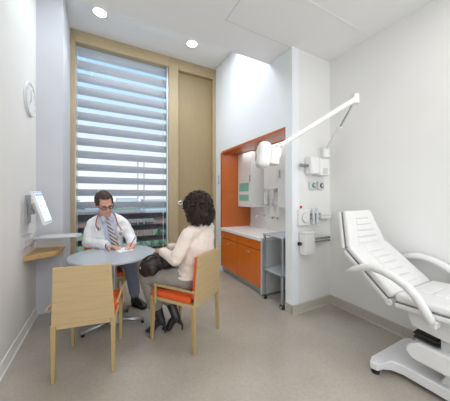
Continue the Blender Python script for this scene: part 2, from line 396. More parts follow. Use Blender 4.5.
# local frame of the screen: u along the wall (away), v up the tilted screen, n outwards
A = V((-.590, 2.67, 1.355)); Bf = V((-.570, 2.90, 1.360)); Cn = V((-.490, 2.67, 1.035))
u = (Bf-A).normalized(); vv = (A-Cn).normalized(); nn = vv.cross(u).normalized()
if nn.x < 0: nn = -nn
Wd, Ht = (Bf-A).length, (A-Cn).length
base = Cn-V((-.57, 2.77, 1.2))
def mon(u0, u1, v0, v1, n0, n1):
    return [base+u*a+vv*b_+nn*c for c in (n0, n1) for a, b_ in ((u0, v0), (u1, v0), (u1, v1), (u0, v1))]
MB().hex(mon(0, Wd, 0, Ht, -.022, 0)).build('bezel', 'white_pl', mo, bevel=.006)
sc = MB().hex(mon(.015, Wd-.015, .03, Ht-.018, 0, .002)).build('screen', 'screen', mo)
MB().hex(mon(.010, Wd-.010, .022, Ht-.012, 0, .001)).build('screen_edge', 'grey_plastic', mo)
b = MB(); b.hex(mon(.02, Wd-.02, Ht-.05, Ht-.026, .002, .003))
for k in range(5): b.hex(mon(.03, .03+(.06+.02*(k % 3)), Ht-.08-.035*k, Ht-.07-.035*k, .002, .003))
b.hex(mon(.03, Wd-.05, .045, .05, .002, .003))
b.build('screen_content', 'screen_blue', sc)
MB().hex(mon(.06, Wd-.06, .10, .23, -.06, -.034)).build('rear_housing', 'lt_grey', mo, bevel=.008)
b = MB().cyl((-.05, .06, -.02), (-.01, .0, 0), .018).box(-.1, -.085, .02, .16, -.16, .12).box(-.085, -.045, .06, .13, -.07, .03)
b.build('wall_bracket', 'grey_plastic', mo, bevel=.003)

# ------------------------------------------------------------------ niche cabinets
XF = 1.80
cb = thing('base_cabinet', 'orange gloss base cabinet under the white worktop', 'cabinet', (2.1, 3.0, 0))
CB = (2.1, 3.0, 0)
wl(MB().box(XF+.02, AX-.004, 2.405, AY1-.013, .10, .72), 'carcass', 'dkgrey', cb, CB)
wl(MB().box(XF+.05, AX-.004, 2.42, AY1-.013, 0, .10), 'toe_kick', 'steel', cb, CB)
def cup(par, y, z, x=XF):
    wl(MB().box(x-.020, x, y-.045, y+.045, z-.014, z+.010), 'handle', 'chrome', par, CB, bevel=.005)
for y0, y1 in ((2.41, 2.982), (2.991, AY1-.014)):
    d = wl(MB().box(XF, XF+.018, y0, y1-.004, .105, .592), 'door', 'orange_gloss', cb, CB, bevel=.0015)
    cup(d, (y0+y1)/2-.01, .535)
    wl(MB().box(XF, XF+.018, y0, y1-.004, .602, .714), 'drawer', 'orange_gloss', cb, CB, bevel=.0015)
wl(MB().box(XF+.0, AX-.004, 2.39, 2.405, .02, .72), 'end_panel', 'lt_grey', cb, CB)
wt = MB().box(XF-.02, AX-.002, 2.39, AY1-.013, .722, .765)
wt.box(AX-.017, AX-.002, 2.39, AY1-.013, .765, .82)
tag(wt.build('worktop', 'counter', bevel=.004), 'white worktop over the orange cabinet', 'worktop')
# wall taps
tp = thing('wall_tap', 'chrome wall-mounted tap with two lever knobs above the worktop', 'tap', (AX, 2.98, .965))
MB().tube([(0, .12, .02), (-.06, .14, .025), (-.14, .17, .02), (-.18, .18, -.005)], .009, 10).build('spout', 'chrome', tp, smooth=True)
for y in (-.09, -.215):
    k_ = MB().cyl((0, y, 0), (-.035, y, 0), .022).build('knob', 'chrome', tp, bevel=.003)
    MB().tube([(-.03, y, 0), (-.045, y+.07, .008)], .006, 8).build('lever', 'chrome', k_)

uc = thing('wall_cabinet', 'white wall cabinet with two green frosted panes', 'cabinet', (2.3, 3.35, 1.13))
UC = (2.3, 3.35, 1.13); XU = 2.156
wl(MB().box(XU+.018, AX, 3.13, AY1-.013, 1.13, AZ-.013), 'carcass', 'white_lam', uc, UC)
d = wl(MB().box(XU, XU+.017, 3.13, AY1-.014, 1.13, AZ-.014), 'door', 'white_lam', uc, UC, bevel=.002)
for z0, z1 in ((1.40, 1.545), (1.235, 1.34)):
    wl(MB().box(XU-.002, XU+.001, 3.215, 3.515, z0, z1), 'pane', 'frost', d, UC)
wl(MB().box(XU-.012, XU, 3.16, 3.18, 1.56, 1.67), 'handle', 'steel', d, UC, bevel=.002)
uc2 = thing('wall_cabinet', 'plain white wall cabinet at the near end of the orange niche', 'cabinet', (2.3, 2.4, 1.16))
U2 = (2.3, 2.4, 1.16)
wl(MB().box(XU+.018, AX, AY0, 2.80, 1.42, AZ-.013).box(XU+.018, AX, AY0, 2.48, 1.15, 1.42), 'carcass', 'white_lam', uc2, U2)
d = wl(MB().box(XU, XU+.017, 2.485, 2.80, 1.42, AZ-.014), 'door', 'white_lam', uc2, U2, bevel=.002)
d = wl(MB().box(XU, XU+.017, AY0+.002, 2.48, 1.15, AZ-.014), 'door', 'white_lam', uc2, U2, bevel=.002)
wl(MB().box(XU-.012, XU, 2.425, 2.445, 1.57, 1.68), 'handle', 'steel', d, U2, bevel=.002)
# dispensers under the short cabinet
pt = thing('towel_dispenser', 'pale paper towel dispenser on the wall under the short cabinet', 'dispenser', (AX, 2.66, 1.28))
MB().box(-.12, 0, -.10, .10, -.12, .13).build('housing', 'lt_grey', pt, bevel=.01)
MB().box(-.121, -.118, -.07, .07, -.09, .09).build('front_window', 'white_pl', pt, bevel=.002)
sd = thing('soap_dispenser', 'slim white pump bottle beside the paper towel dispenser', 'dispenser', (AX-.06, 3.02, 1.16))
MB().tube([(0, 0, .02), (0, 0, .20), (0, 0, .23), (0, 0, .24)], [.033, .033, .022, .012], 16).build('bottle', 'white_pl', sd, smooth=False)
MB().tube([(0, 0, .24), (0, 0, .27), (-.04, 0, .265)], .006, 8).build('pump', 'chrome', sd)
MB().box(-.035, .06, -.04, .04, 0, .02).build('bracket', 'chrome', sd, bevel=.003)
sd2 = thing('soap_dispenser', 'small chrome-capped bottle right of the slim white pump bottle', 'dispenser', (AX-.05, 2.88, 1.16))
MB().tube([(0, 0, .0), (0, 0, .055), (0, 0, .07)], [.024, .024, .014], 16).build('bottle', 'clearplas', sd2)
MB().cyl((0, 0, .07), (0, 0, .1), .012).build('cap', 'chrome', sd2)
MB().box(-.025, .05, -.03, .03, -.01, 0).build('bracket', 'chrome', sd2, bevel=.002)
# amber insets in the orange side, light switch on the door side
am = MB().box(1.93, 2.08, AY1-.0145, AY1-.011, 1.42, 1.56).box(1.93, 2.08, AY1-.0145, AY1-.011, 1.24, 1.35)
struct(am, 'trim_4', 'amber', 'amber tinted inset panes in the orange niche side', 'inset')
sw = thing('wall_switch', 'slim grey switch plate on the pale strip left of the orange niche', 'switch', (XC, 3.69, 1.61))
MB().box(-.008, 0, -.02, .02, -.08, .08).build('plate', 'grey_plastic', sw, bevel=.002)
MB().box(-.011, -.008, -.01, .01, -.03, .03).build('rocker', 'lt_grey', sw)

# trolley
tr = thing('trolley', 'grey metal trolley on castors at the end of the orange cabinet', 'trolley', (2.05, 2.17, 0))
T = (2.05, 2.17, 0); x0, x1, y0, y1 = 1.80, 2.33, 1.998, 2.345
wl(MB().box(x0-.01, x1+.01, y0-.005, y1+.005, .815, .835), 'top_tray', 'tabletop', tr, T, bevel=.003)
wl(MB().box(x0, x1, y0, y1, .375, .39), 'lower_shelf', 'tabletop', tr, T, bevel=.003)
for x in (x0+.012, x1-.012):
    for y in (y0+.012, y1-.012):
        l = wl(MB().box(x-.012, x+.012, y-.012, y+.012, .06, .815), 'leg', 'steel', tr, T, bevel=.003)
        cs = wl(MB().cyl((x, y, .065), (x, y, .045), .012).box(x-.014, x+.014, y-.012, y+.012, .03, .05), 'castor', 'chrome', l, T)
wh = []
for ch in list(tr.children):
    if ch.name.startswith('leg'):
        c0 = ch.data.vertices[0].co
        x = x0+.012 if c0.x < 0 else x1-.012; y = y0+.012 if c0.y < 0 else y1-.012
        wl(MB().cyl((x-.018, y, .028), (x+.018, y, .028), .028, n=20), 'wheel', 'dark', ch, T, bevel=.004)
        wl(MB().cyl((x-.020, y, .028), (x-.0175, y, .028), .014, n=16), 'hub', 'chrome', ch, T)

# ------------------------------------------------------------------ equipment wall fittings (front faces look to -y)
def on_wall(name, label, cat, x, z, group=None): return thing(name, label, cat, (x, YN, z), group=group)
gd = on_wall('glove_dispenser', 'white rounded twin dispenser box below the lamp mount', 'dispenser', 2.155, 1.65)
MB().box(-.14, .0, -.11, 0, -.095, .105).build('left_housing', 'white_pl', gd, bevel=.028, seg=4)
MB().box(-.005, .145, -.115, 0, -.105, .09).build('right_housing', 'white_pl', gd, bevel=.014, seg=3)
MB().box(.03, .11, -.119, -.11, -.085, -.02).build('slot_cover', 'lt_grey', gd, bevel=.003)
MB().cyl((-.25, -.05, .0), (-.13, -.05, .0), .017).cyl((-.255, -.05, .0), (-.245, -.05, .0), .021).build('rail', 'rail', gd, bevel=.003)
for i, (x, lab, m_) in enumerate(((2.13, 'square white gas outlet with green ring, left of the pair', 'green_ring'), (2.262, 'square white gas outlet with dark ring, right of the pair', 'dkgrey'))):
    o = on_wall('gas_outlet', lab, 'outlet', x, 1.435, 'gas outlets under the twin dispenser')
    MB().box(-.05, .05, -.035, 0, -.045, .045).build('housing', 'lt_grey', o, bevel=.01)
    MB().cyl((0, -.035, 0), (0, -.042, 0), .029, n=24).build('ring', m_, o)
    MB().cyl((0, -.042, 0), (0, -.055, 0), .018, n=20).build('port', 'chrome', o, bevel=.003)
o = on_wall('call_button', 'small red round button above the dial controller', 'button', 1.957, 1.187)
MB().cyl((0, 0, 0), (0, -.012, 0), .017, .015, 20).build('push_button', 'red', o, bevel=.002)
MB().cyl((0, 0, 0), (0, -.004, 0), .022, n=20).build('collar', 'white_pl', o)
o = on_wall('dial_controller', 'square white wall controller with a large round dial', 'controller', 1.985, 1.07)
MB().box(-.085, .080, -.04, 0, -.088, .088).build('plate', 'white_pl', o, bevel=.006)
kd = MB().cyl((0, -.04, 0), (0, -.055, 0), .058, .054, 32).build('dial', 'lt_grey', o, bevel=.004)
MB().cyl((0, -.055, 0), (0, -.060, 0), .05, n=32).build('dial_face', 'white_pl', kd, bevel=.002)
o = on_wall('suction_rail', 'short chrome rail holding clear canisters beside the dial controller', 'rail', 2.17, 1.08)
MB().cyl((-.09, -.03, .02), (.24, -.03, .02), .009).cyl((-.09, -.03, -.03), (.06, -.03, -.03), .006).build('rail', 'rail', o, bevel=.002)
for x in (-.05, .012): MB().cyl((x, -.04, -.09), (x, -.04, .08), .016, n=20).cyl((x, -.04, .08), (x, -.04, .095), .009).build('canister', 'clearplas', o, bevel=.004)
o = on_wall('instrument_box', 'low white instrument box right of the clear canisters', 'box', 2.315, 1.085)
MB().box(-.08, .09, -.06, 0, -.04, .035).build('housing', 'white_pl', o, bevel=.005)
MB().box(-.081, .091, -.062, -.058, -.004, .0).build('lid_joint', 'grey_plastic', o)
o = on_wall('sharps_box', 'white box container lowest on the equipment wall', 'container', 2.0, .80)
MB().box(-.075, .075, -.10, -.01, -.135, .115).build('bin', 'white_pl', o, bevel=.006)
MB().box(-.077, .077, -.102, -.01, .088, .095).build('lid_rim', 'lt_grey', o)
MB().cyl((-.11, -.05, -.015), (.38, -.05, -.015), .010).cyl((-.07, -.05, .02), (.38, -.05, .02), .012).build('rail', 'rail', o)
MB().cyl((-.125, -.05, -.015), (-.095, -.05, -.015), .020).build('clamp_knob', 'dark', o, bevel=.004)
MB().box(.37, .385, -.065, 0, -.03, .035).build('rail_end', 'chrome', o)

# lamp
lm = thing('examination_lamp', 'white articulated examination lamp on the equipment wall', 'lamp', (2.288, YN, 1.80))
LM = V((2.288, YN, 1.80))
mt = V((2.288, 1.80, 1.827))-LM; el = V((2.05, 1.29, 2.207))-LM; he = V((1.262, 1.452, 1.712))-LM
MB().box(-.04, .04, -.02, 0, -.07, .07).cyl(mt+V((0, 0, -.07)), mt+V((0, 0, .06)), .045, n=24).box(-.025, .025, -.05, -.01, -.05, .06).build('wall_mount', 'white_pl', lm, bevel=.008)
mid = mt.lerp(el, .52)
MB().cyl(mt+V((0, 0, .02)), mid, .020, n=16).cyl(mid, mid.lerp(el, .05), .023, n=16).build('lower_arm', 'white_pl', lm, smooth=False, bevel=.003)
MB().cyl(mid, el, .013, n=16).build('gas_spring', 'chrome', lm)
MB().cyl(el+V((0, 0, -.045)), el+V((0, 0, .035)), .032, n=24).cyl(el+V((.0, 0, .035)), el+V((0, 0, .042)), .03).build('elbow_joint', 'white_pl', lm, bevel=.006)
MB().tube([el, el.lerp(he, .3), el.lerp(he, .97)], [.026, .023, .019], 18).build('upper_arm', 'white_pl', lm, smooth=False, bevel=.003)
MB().cyl(el.lerp(he, .96), he, .015).cyl(he+V((.0, 0, -.03)), he+V((0, 0, .015)), .014).build('head_joint', 'chrome', lm)
hc = V((1.180, 1.468, 1.634))-LM
hr = Matrix.Rotation(math.radians(-27.9+180), 3, 'Z')      # local x of the head looks away from the arm
hm = Matrix.Translation(hc) @ hr.to_4x4() @ Matrix.Rotation(math.radians(-6), 4, 'Y')
MB().box(-.012, .098, -.09, .09, -.105, .105, mtx=hm).build('lamp_head', 'white_pl', lm, bevel=.048, seg=6)
MB().box(-.08, -.010, -.06, .06, -.07, .065, mtx=hm).build('rear_housing', 'white_pl', lm, bevel=.012, seg=3)
MB().box(-.092, -.078, -.03, .03, .0, .06, mtx=hm).build('bracket', 'chrome', lm, bevel=.002)
MB().cyl(hm@V((.097, 0, 0)), hm@V((.101, 0, 0)), .055, n=32).build('lens', 'clearplas', lm)

# ------------------------------------------------------------------ exam chair
ex = thing('exam_chair', 'white padded reclining examination chair by the right wall', 'exam chair', (2.03, .6, 0))
EX = V((2.03, .6, 0))
def frame2(p0, p1):
    p0, p1 = V((0, *p0)), V((0, *p1)); d = (p1-p0).normalized(); n = V((0, d.z, -d.y))
    if n.z < 0: n = -n
    return p0, d, n, (p1-p0).length
def pad(p0, p1, xa0, xb0, xa1, xb1, s0, s1, n0, n1, inset=0):
    """slab along the profile p0->p1; x spans xa0..xb0 at the start and xa1..xb1 at the end; s in metres along, n out of the face"""
    o, d, n, L = frame2(p0, p1)
    def x_at(s, e): t = s/L; return (xa0+(xa1-xa0)*t+inset) if e == 0 else (xb0+(xb1-xb0)*t-inset)
    pts = []
    for nn_ in (n0, n1):
        for s_, e in ((s0, 0), (s0, 1), (s1, 1), (s1, 0)):
            q = o+d*s_+n*nn_; pts.append(V((x_at(s_, e), q.y, q.z))-EX)
    return pts
H0, H1 = (1.24, 1.185), (1.158, .878); hx = (1.855, 2.215, 1.79, 2.325)
B0, B1 = (1.172, .905), (.840, .620); bx_ = (1.785, 2.335, 1.78, 2.36)
S0, S1 = (.85, .632), (-.05, .69); sx_ = (1.78, 2.36, 1.78, 2.36)
G0, G1 = (-.06, .69), (-.50, .62)
def section(name, P0, P1, xs, ribs, r0, r1, gap=.0):
    L = frame2(P0, P1)[3]
    cu = MB().hex(pad(P0, P1, *xs, 0, L, -.060, -.006)).build(name+'_cushion', 'white_vinyl', ex, bevel=.022, seg=4)
    w = xs[1]-xs[0]; rb = MB(); st = (r1-r0)/ribs
    for k in range(ribs):
        rb.hex(pad(P0, P1, *xs, r0+k*st+.003, r0+(k+1)*st-.003, -.02, .004, inset=w*.30))
    rb.build(name+'_ribs', 'white_vinyl', cu, bevel=.010, seg=3)
    sm = MB()
    for e in (w*.29, ):
        o_, d_, n_, L_ = frame2(P0, P1)
    MB().hex(pad(P0, P1, *xs, .004, L-.004, -.068, -.058, inset=.006)).build(name+'_piping', 'seam', cu)
    MB().hex(pad(P0, P1, *xs, .0, L, -.100, -.066)).build(name+'_shell', 'white_shell', ex, bevel=.010, seg=3)
section('headrest', H0, H1, hx, 5, .03, .29)
section('backrest', B0, B1, bx_, 6, .03, .39)
section('seat', S0, S1, sx_, 9, .06, .85)
section('leg_rest', G0, G1, sx_, 5, .04, .40)
# hinge covers at the joints
for xh in (1.772, 2.342): MB().cyl(V((xh, .878, .555))-EX, V((xh+.026, .878, .555))-EX, .022, n=24).build('hinge_cover', 'white_shell', ex, bevel=.004)
prof = [(1.160, .700), (1.10, .735), (1.03, .767), (.955, .788), (.88, .780), (.81, .757), (.745, .722), (.695, .675), (.66, .62), (.638, .555), (.63, .53)]
for x, lab in ((1.722, 'near'), (2.405, 'far')):
    MB().tube([V((x+(0.03 if k > 8 else 0)*(1 if x < 2 else -1), y, z))-EX for k, (y, z) in enumerate(prof)], [.012, .022, .027, .029, .029, .029, .029, .028, .027, .026, .02], 16, sx=.95, up=(0, 0, 1)).build('armrest', 'white_vinyl', ex, smooth=True)
    s_ = 1 if x < 2 else -1
    MB().box(*sorted((x+s_*.03-EX.x, x+s_*.10-EX.x)), .01, .055, .50, .545).build('armrest_mount', 'white_shell', ex, bevel=.008)
# seat carriage, lift column, pod and base
MB().prism([(.80-.6, .49), (.775-.6, .42), (.55-.6, .40), (-.75, .40), (-.75, .58), (.2, .56)], 1.85-EX.x, 2.22-EX.x, 'x').build('seat_carriage', 'white_shell', ex, bevel=.012, seg=3)
bl = MB()
for k in range(4):
    z = .334+k*.0135; i = .010*(k % 2)
    bl.box(1.88+i-EX.x, 2.16-i-EX.x, .64-.6+i, .775-.6-i, z, z+.0142)
bl.build('bellows', 'dark', ex)
MB().box(1.90-EX.x, 2.14-EX.x, -.45, .04, .30, .42).build('lift_column', 'lt_grey', ex, bevel=.006)
MB().prism([(.78-.6, .195), (.815-.6, .24), (.80-.6, .285), (.74-.6, .325), (-.55, .335), (-.60, .22), (-.5, .19)], 1.845-EX.x, 2.19-EX.x, 'x').build('drive_housing', 'white_pl', ex, bevel=.02, seg=4)
MB().prism([(.66-.6, .08), (.60-.6, .20), (-.6, .20), (-.65, .08)], 1.92-EX.x, 2.14-EX.x, 'x').build('lower_body', 'white_shell', ex, bevel=.01, seg=3)
outline = [(1.735, .985), (1.745, .935), (1.80, .925), (1.845, .89), (1.868, .83), (1.875, .6), (1.875, -.3), (2.2, -.3), (2.2, .83), (2.225, .89), (2.27, .925), (2.325, .935), (2.335, .985), (2.27, 1.01), (1.80, 1.01)]
bs = MB().prism([(a-EX.x, b_-EX.y) for a, b_ in outline], .035, .105)
for v in bs.bm.verts:     # the toes thin out
    d = abs(v.co.x)
    if v.co.z > .1 and d > .2: v.co.z = .085-.0*d
bs.build('base', 'white_shell', ex, bevel=.008, seg=3)
for x, y in ((1.775, .965), (2.295, .965), (1.92, -.25), (2.15, -.25)):
    MB().cyl((x-EX.x, y-EX.y, 0), (x-EX.x, y-EX.y, .02), .026).cyl((x-EX.x, y-EX.y, .02), (x-EX.x, y-EX.y, .04), .012).build('levelling_foot', 'dark', ex, bevel=.003)

# ------------------------------------------------------------------ round table
TB = V((.083, 2.56, 0))
tb = thing('round_table', 'round pale grey table between the doctor and the seated woman', 'table', TB)
TR, TZ = .397, .73
MB().cyl((0, 0, TZ-.022), (0, 0, TZ), TR, n=80).build('tabletop', 'tabletop', tb, bevel=.005)
MB().cyl((0, 0, .06), (0, 0, TZ-.022), .028, n=24).build('column', 'steel', tb, smooth=False)
MB().cyl((0, 0, TZ-.035), (0, 0, TZ-.022), .12, n=24).build('mounting_plate', 'dkgrey', tb)
MB().tube([(0, 0, .03), (0, 0, .06), (0, 0, .09), (0, 0, .13)], [.05, .05, .04, .03], 24).build('hub', 'alu', tb, smooth=False)
for a in (-15, 60, 120, 195):
    c, s = math.cos(math.radians(a)), math.sin(math.radians(a))
    l = MB().tube([(.03*c, .03*s, .065), (.15*c, .15*s, .05), (.29*c, .29*s, .028)], [.022, .018, .013], 10, sx=1.2, up=(0, 0, 1)).build('leg', 'steel', tb, smooth=True)
    MB().cyl((.275*c, .275*s, 0), (.275*c, .275*s, .02), .016).build('foot_glide', 'dark', l)

# ------------------------------------------------------------------ maple armchairs (local +y is the way the sitter faces)
def make_chair(label, loc, rz):
    t = thing('armchair', label, 'chair', loc, rz, 'maple armchairs with orange seats around the table')
    for sx in (-1, 1):
        for yb, yt in ((-.205, -.195), (.205, .195)):
            xb, xt = sx*.190, sx*.190
            b = MB(); w0, w1 = .011, .017
            b.hex([(xb-w0, yb-w0, 0), (xb+w0, yb-w0, 0), (xb+w0, yb+w0, 0), (xb-w0, yb+w0, 0), (xt-w1, yt-w1, .40), (xt+w1, yt-w1, .40), (xt+w1, yt+w1, .40), (xt-w1, yt+w1, .40)])
            b.build('leg', 'maple_z', t, bevel=.003)
    b = MB().box(-.172, .172, -.212, -.18, .372, .405).box(-.172, .172, .18, .212, .372, .405).box(-.207, -.173, -.212, .212, .38, .405).box(.173, .207, -.212, .212, .38, .405).box(-.18, .18, -.2, .2, .385, .403)
    b.build('seat_frame', 'maple', t, bevel=.003)
    MB().box(-.195, .195, -.165, .218, .404, .452).build('seat_cushion', 'orange_fab', t, bevel=.014, seg=4)
    lean = .022
    def bp(x0, x1, y0, y1, z0, z1):
        f = lambda z: -lean*(z-.405)/.40
        return [(x0, y0+f(z0), z0), (x1, y0+f(z0), z0), (x1, y1+f(z0), z0), (x0, y1+f(z0), z0), (x0*.915, y0+f(z1), z1), (x1*.915, y0+f(z1), z1), (x1*.915, y1+f(z1), z1), (x0*.915, y1+f(z1), z1)]
    MB().hex(bp(-.200, .200, -.215, -.200, .405, .812)).build('back_panel', 'maple', t, bevel=.003)
    MB().hex(bp(-.186, .186, -.201, -.168, .445, .795)).build('back_cushion', 'orange_fab', t, bevel=.012, seg=3)
    for sx in (-1, 1):
        x = sx*.222
        b = MB().box(x-.007, x+.007, -.225, .155, .514, .532).box(x-.007, x+.007, .133, .155, .36, .52)
        b.build('armrest', 'maple_z', t, bevel=.003)
    return t
c1 = make_chair('empty maple armchair in the foreground with its back to the viewer', (-.094, 2.126, 0), math.radians(-10.5))
c2 = copy_tree(c1); c2.location = (.685, 2.082, 0); c2.rotation_euler.z = math.radians(36.5); c2.scale = (1.09, 1.12, 1.0)
c2['label'] = 'maple armchair the woman in the cream sweater sits on'
c3 = copy_tree(c1); c3.location = (-.02, 3.02, 0); c3.rotation_euler.z = math.radians(184)
c3.scale = (1, 1, 1); c3['label'] = 'maple armchair under the doctor behind the table'

# ------------------------------------------------------------------ people
def head_skin(b, mtx):
    """head in its own frame: faces -y, z up, centre at mid height, about 0.23 tall"""
    h = MB()
    h.ell((0, .015, .030), (.076, .094, .084)); h.ell((0, -.022, -.030), (.060, .068, .082)); h.ell((0, -.010, -.06), (.054, .062, .045))
    h.ell((0, -.066, -.093), (.024, .020, .019)); h.ell((0, -.050, -.085), (.036, .03, .022))
    h.cap((0, -.086, .014), (0, -.104, -.026), .0075, .0115, 10)
    for s in (-1, 1):
        h.ell((s*.010, -.095, -.031), (.008, .009, .007)); h.ell((s*.077, .014, -.004), (.010, .019, .030))
        h.ell((s*.036, -.066, -.022), (.022, .018, .020)); h.cap((s*.012, -.085, .024), (s*.044, -.074, .024), .008, .008, 8)
        h.ell((s*.030, -.074, .006), (.018, .012, .010))
    h.ell((0, -.085, -.053), (.022, .010, .006)); h.ell((0, -.083, -.064), (.019, .010, .006))
    h.xf(mtx)
    me = bpy.data.meshes.new('tmp'); h.bm.to_mesh(me); h.bm.free(); b.bm.from_mesh(me); bpy.data.meshes.remove(me)
def face_parts(par, mtx, body):
    for s in (-1, 1):
        e = MB().ell((s*.030, -.081, .005), (.0105, .0075, .0065)).xf(mtx).build('eye', 'eye', body, smooth=True)
        MB().ell((s*.030, -.0875, .004), (.0045, .0025, .0045)).xf(mtx).build('iris', 'iris', e, smooth=True)
        MB().tube([(s*.014, -.0925, .021), (s*.030, -.0895, .027), (s*.046, -.078, .022)], .0032, 6).xf(mtx).build('eyebrow', 'hair_m', body, smooth=True)
    MB().tube([(-.021, -.089, -.058), (-.008, -.0955, -.057), (0, -.096, -.058), (.008, -.0955, -.057), (.021, -.089, -.058)], [.002, .0035, .004, .0035, .002], 8).xf(mtx).build('lips', 'lip', body, smooth=True)
def hand(b, wrist, direction, back, side, curl=.5, s=1.0, spread=.10):
    """palm, four bent fingers of unequal length, thumb leaving the side of the palm; back = direction the back of the hand faces"""
    w = V(wrist); d = V(direction).normalized(); n = V(back); n = (n-d*n.dot(d)).normalized(); t = d.cross(n)*side   # t: towards the thumb
    for k, q in enumerate((-.028, -.010, .010, .027)):
        b.cap(w+d*.010*s+t*q*.6*s, w+d*.078*s+t*q*s, .0135*s, .0115*s, 10)
    L = (.062, .074, .080, .072)     # little finger first, thumb side last
    for k, q in enumerate((-.030, -.010, .011, .031)):
        p = w+d*(.080+(.006 if k in (1, 2) else 0))*s+t*q*s; dd = (d+t*(k-1.5)*spread).normalized(); r = (.0072, .0082, .0085, .0082)[k]*s
        ang = 0
        for j, fr in enumerate((.45, .31, .24)):
            ang += curl*(.75 if j == 0 else .9)
            q2 = p+(dd*math.cos(ang)-n*math.sin(ang))*L[k]*fr*s
            b.cap(p, q2, r*(1-.08*j), r*(.93-.08*j), 8); p = q2
    p = w+d*.022*s+t*.026*s-n*.004*s
    for j, (l, a) in enumerate(((.036, .85), (.030, .55), (.024, .30))):
        q2 = p+(d*math.cos(a)+t*math.sin(a)-n*(.25+.25*curl)).normalized()*l*s
        b.cap(p, q2, (.0125, .0098, .0086)[j]*s, (.0098, .0086, .0075)[j]*s, 8); p = q2

# ---- the doctor (faces -y)
DB = V((.05, 3.05, 0))
doc = thing('person', 'man in white coat and striped tie writing at the table', 'person', DB)
def D(x, y, z): return V((x, y, z))-DB
HS = 1.10
hmx = Matrix.Translation(D(-.005, 2.875, 1.222)) @ Matrix.Rotation(math.radians(16), 4, 'Z') @ Matrix.Rotation(math.radians(-9), 4, 'Y') @ Matrix.Rotation(math.radians(26), 4, 'X') @ Matrix.Scale(HS, 4)
shR, elR, wrR = D(-.115, 3.01, .985), D(-.170, 2.985, .795), D(.035, 2.80, .768)     # his right arm (left in the picture)
shL, elL, wrL = D(.190, 3.01, .98), D(.282, 2.955, .80), D(.275, 2.765, .775)
b = MB()
head_skin(b, hmx)
b.cap(D(.03, 3.0, 1.0), D(.005, 2.935, 1.14), .064, .058)
b.ell(D(.035, 3.03, .90), (.14, .10, .16)); b.cap(D(.05, 3.05, .60), D(.05, 3.04, .9), .12, .12); b.ell(D(.05, 3.08, .54), (.16, .12, .09))
b.cap(shR+V((.03, 0, 0)), shL-V((.03, 0, 0)), .05); 
b.chain([shR, elR, wrR], [.045, .038, .026]); b.chain([shL, elL, wrL], [.045, .038, .026])
LEG = [([D(-.02, 3.08, .54), D(-.04, 2.74, .545), D(.0, 2.84, .10)], 1), ([D(.12, 3.08, .54), D(.26, 2.80, .545), D(.325, 2.925, .10)], 2)]
for L_, _ in LEG: b.chain(L_, [.075, .052, .034])
hand(b, wrR+V((.004, -.004, -.004)), (.75, -.66, -.10), (0.1, .1, 1), 1, curl=.32, s=1.08)
hand(b, wrL+V((-.004, -.01, -.002)), (-.30, -.93, -.16), (.45, .2, .85), -1, curl=.62, s=1.05, spread=.02)
body = b.build('body', 'skin_m', doc, voxel=.0048, relax=3)
face_parts(doc, hmx, body)
# short hair: a cap over the skull, open at face and neck
hb = MB().ell((0, .016, .036), (.080, .100, .088), u=40, v=28).build('hair', 'hair_m', doc, smooth=True)
def hair_keep(c, n):
    if c.y < -.02: return c.z > .082 and c.y > -.075
    if c.y < .03: return c.z > .030 - (c.y+.02)*.6 or (abs(c.x) > .07 and c.z > .01)
    return c.z > -.035
bake(hb, lambda c, n: hair_keep(c, n) or (abs(c.x) > .062 and -.045 < c.y < .03 and c.z > .012 and c.z > -.8*c.y-.01))
for v in hb.data.vertices:
    q = v.co.copy(); v.co += q.normalized()*(.004+.007*noise.noise(q*60))+V((0, -.004, .006 if q.z > .08 else 0))
    v.co = hmx @ v.co
so_ = hb.modifiers.new('thick', 'SOLIDIFY'); so_.thickness = .012; so_.offset = -1
# glasses
gl = MB()
for s in (-1, 1):
    pts = [(s*.031+.021*math.copysign(abs(math.cos(a))**.6, math.cos(a)), -.098+abs(s*.031+.02*math.cos(a))*.10, .002+.0145*math.copysign(abs(math.sin(a))**.6, math.sin(a))) for a in [i*PI/14 for i in range(29)]]
    gl.tube(pts, .0036, 6, False)
    gl.tube([(s*.052, -.093, .006), (s*.070, -.070, .007), (s*.082, .01, .008)], .0034, 6)
gl.tube([(-.011, -.098, .006), (0, -.1005, .009), (.011, -.098, .006)], .0036, 6)
gl.xf(hmx).build('eyeglasses', 'dark', doc, smooth=True)
# shirt: torso volume with collar
b = MB()
b.ell(D(.035, 3.025, .90), (.155, .118, .17)); b.cap(D(.05, 3.04, .62), D(.05, 3.03, .92), .125, .13); b.cap(D(-.03, 3.01, 1.01), D(.10, 3.01, 1.01), .060)
b.tube([D(.03, 3.0, 1.02), D(.018, 2.965, 1.10)], [.080, .068], 20)
b.cap(wrR.lerp(elR, .02), wrR.lerp(elR, .25), .034, .036); b.cap(wrL.lerp(elL, .05), wrL.lerp(elL, .2), .034, .036)
shirt = b.build('shirt', 'shirt', doc, voxel=.008, relax=3)
for s in (-1, 1):
    MB().prism([(0, 0), (s*.050, .040), (s*.066, .018), (s*.036, -.045)], 0, .006, 'y').xf(Matrix.Translation(D(.020, 2.893, 1.055)) @ Matrix.Rotation(s*-.5, 4, 'Z') @ Matrix.Rotation(.25, 4, 'X')).build('collar_point', 'shirt', shirt, bevel=.002)
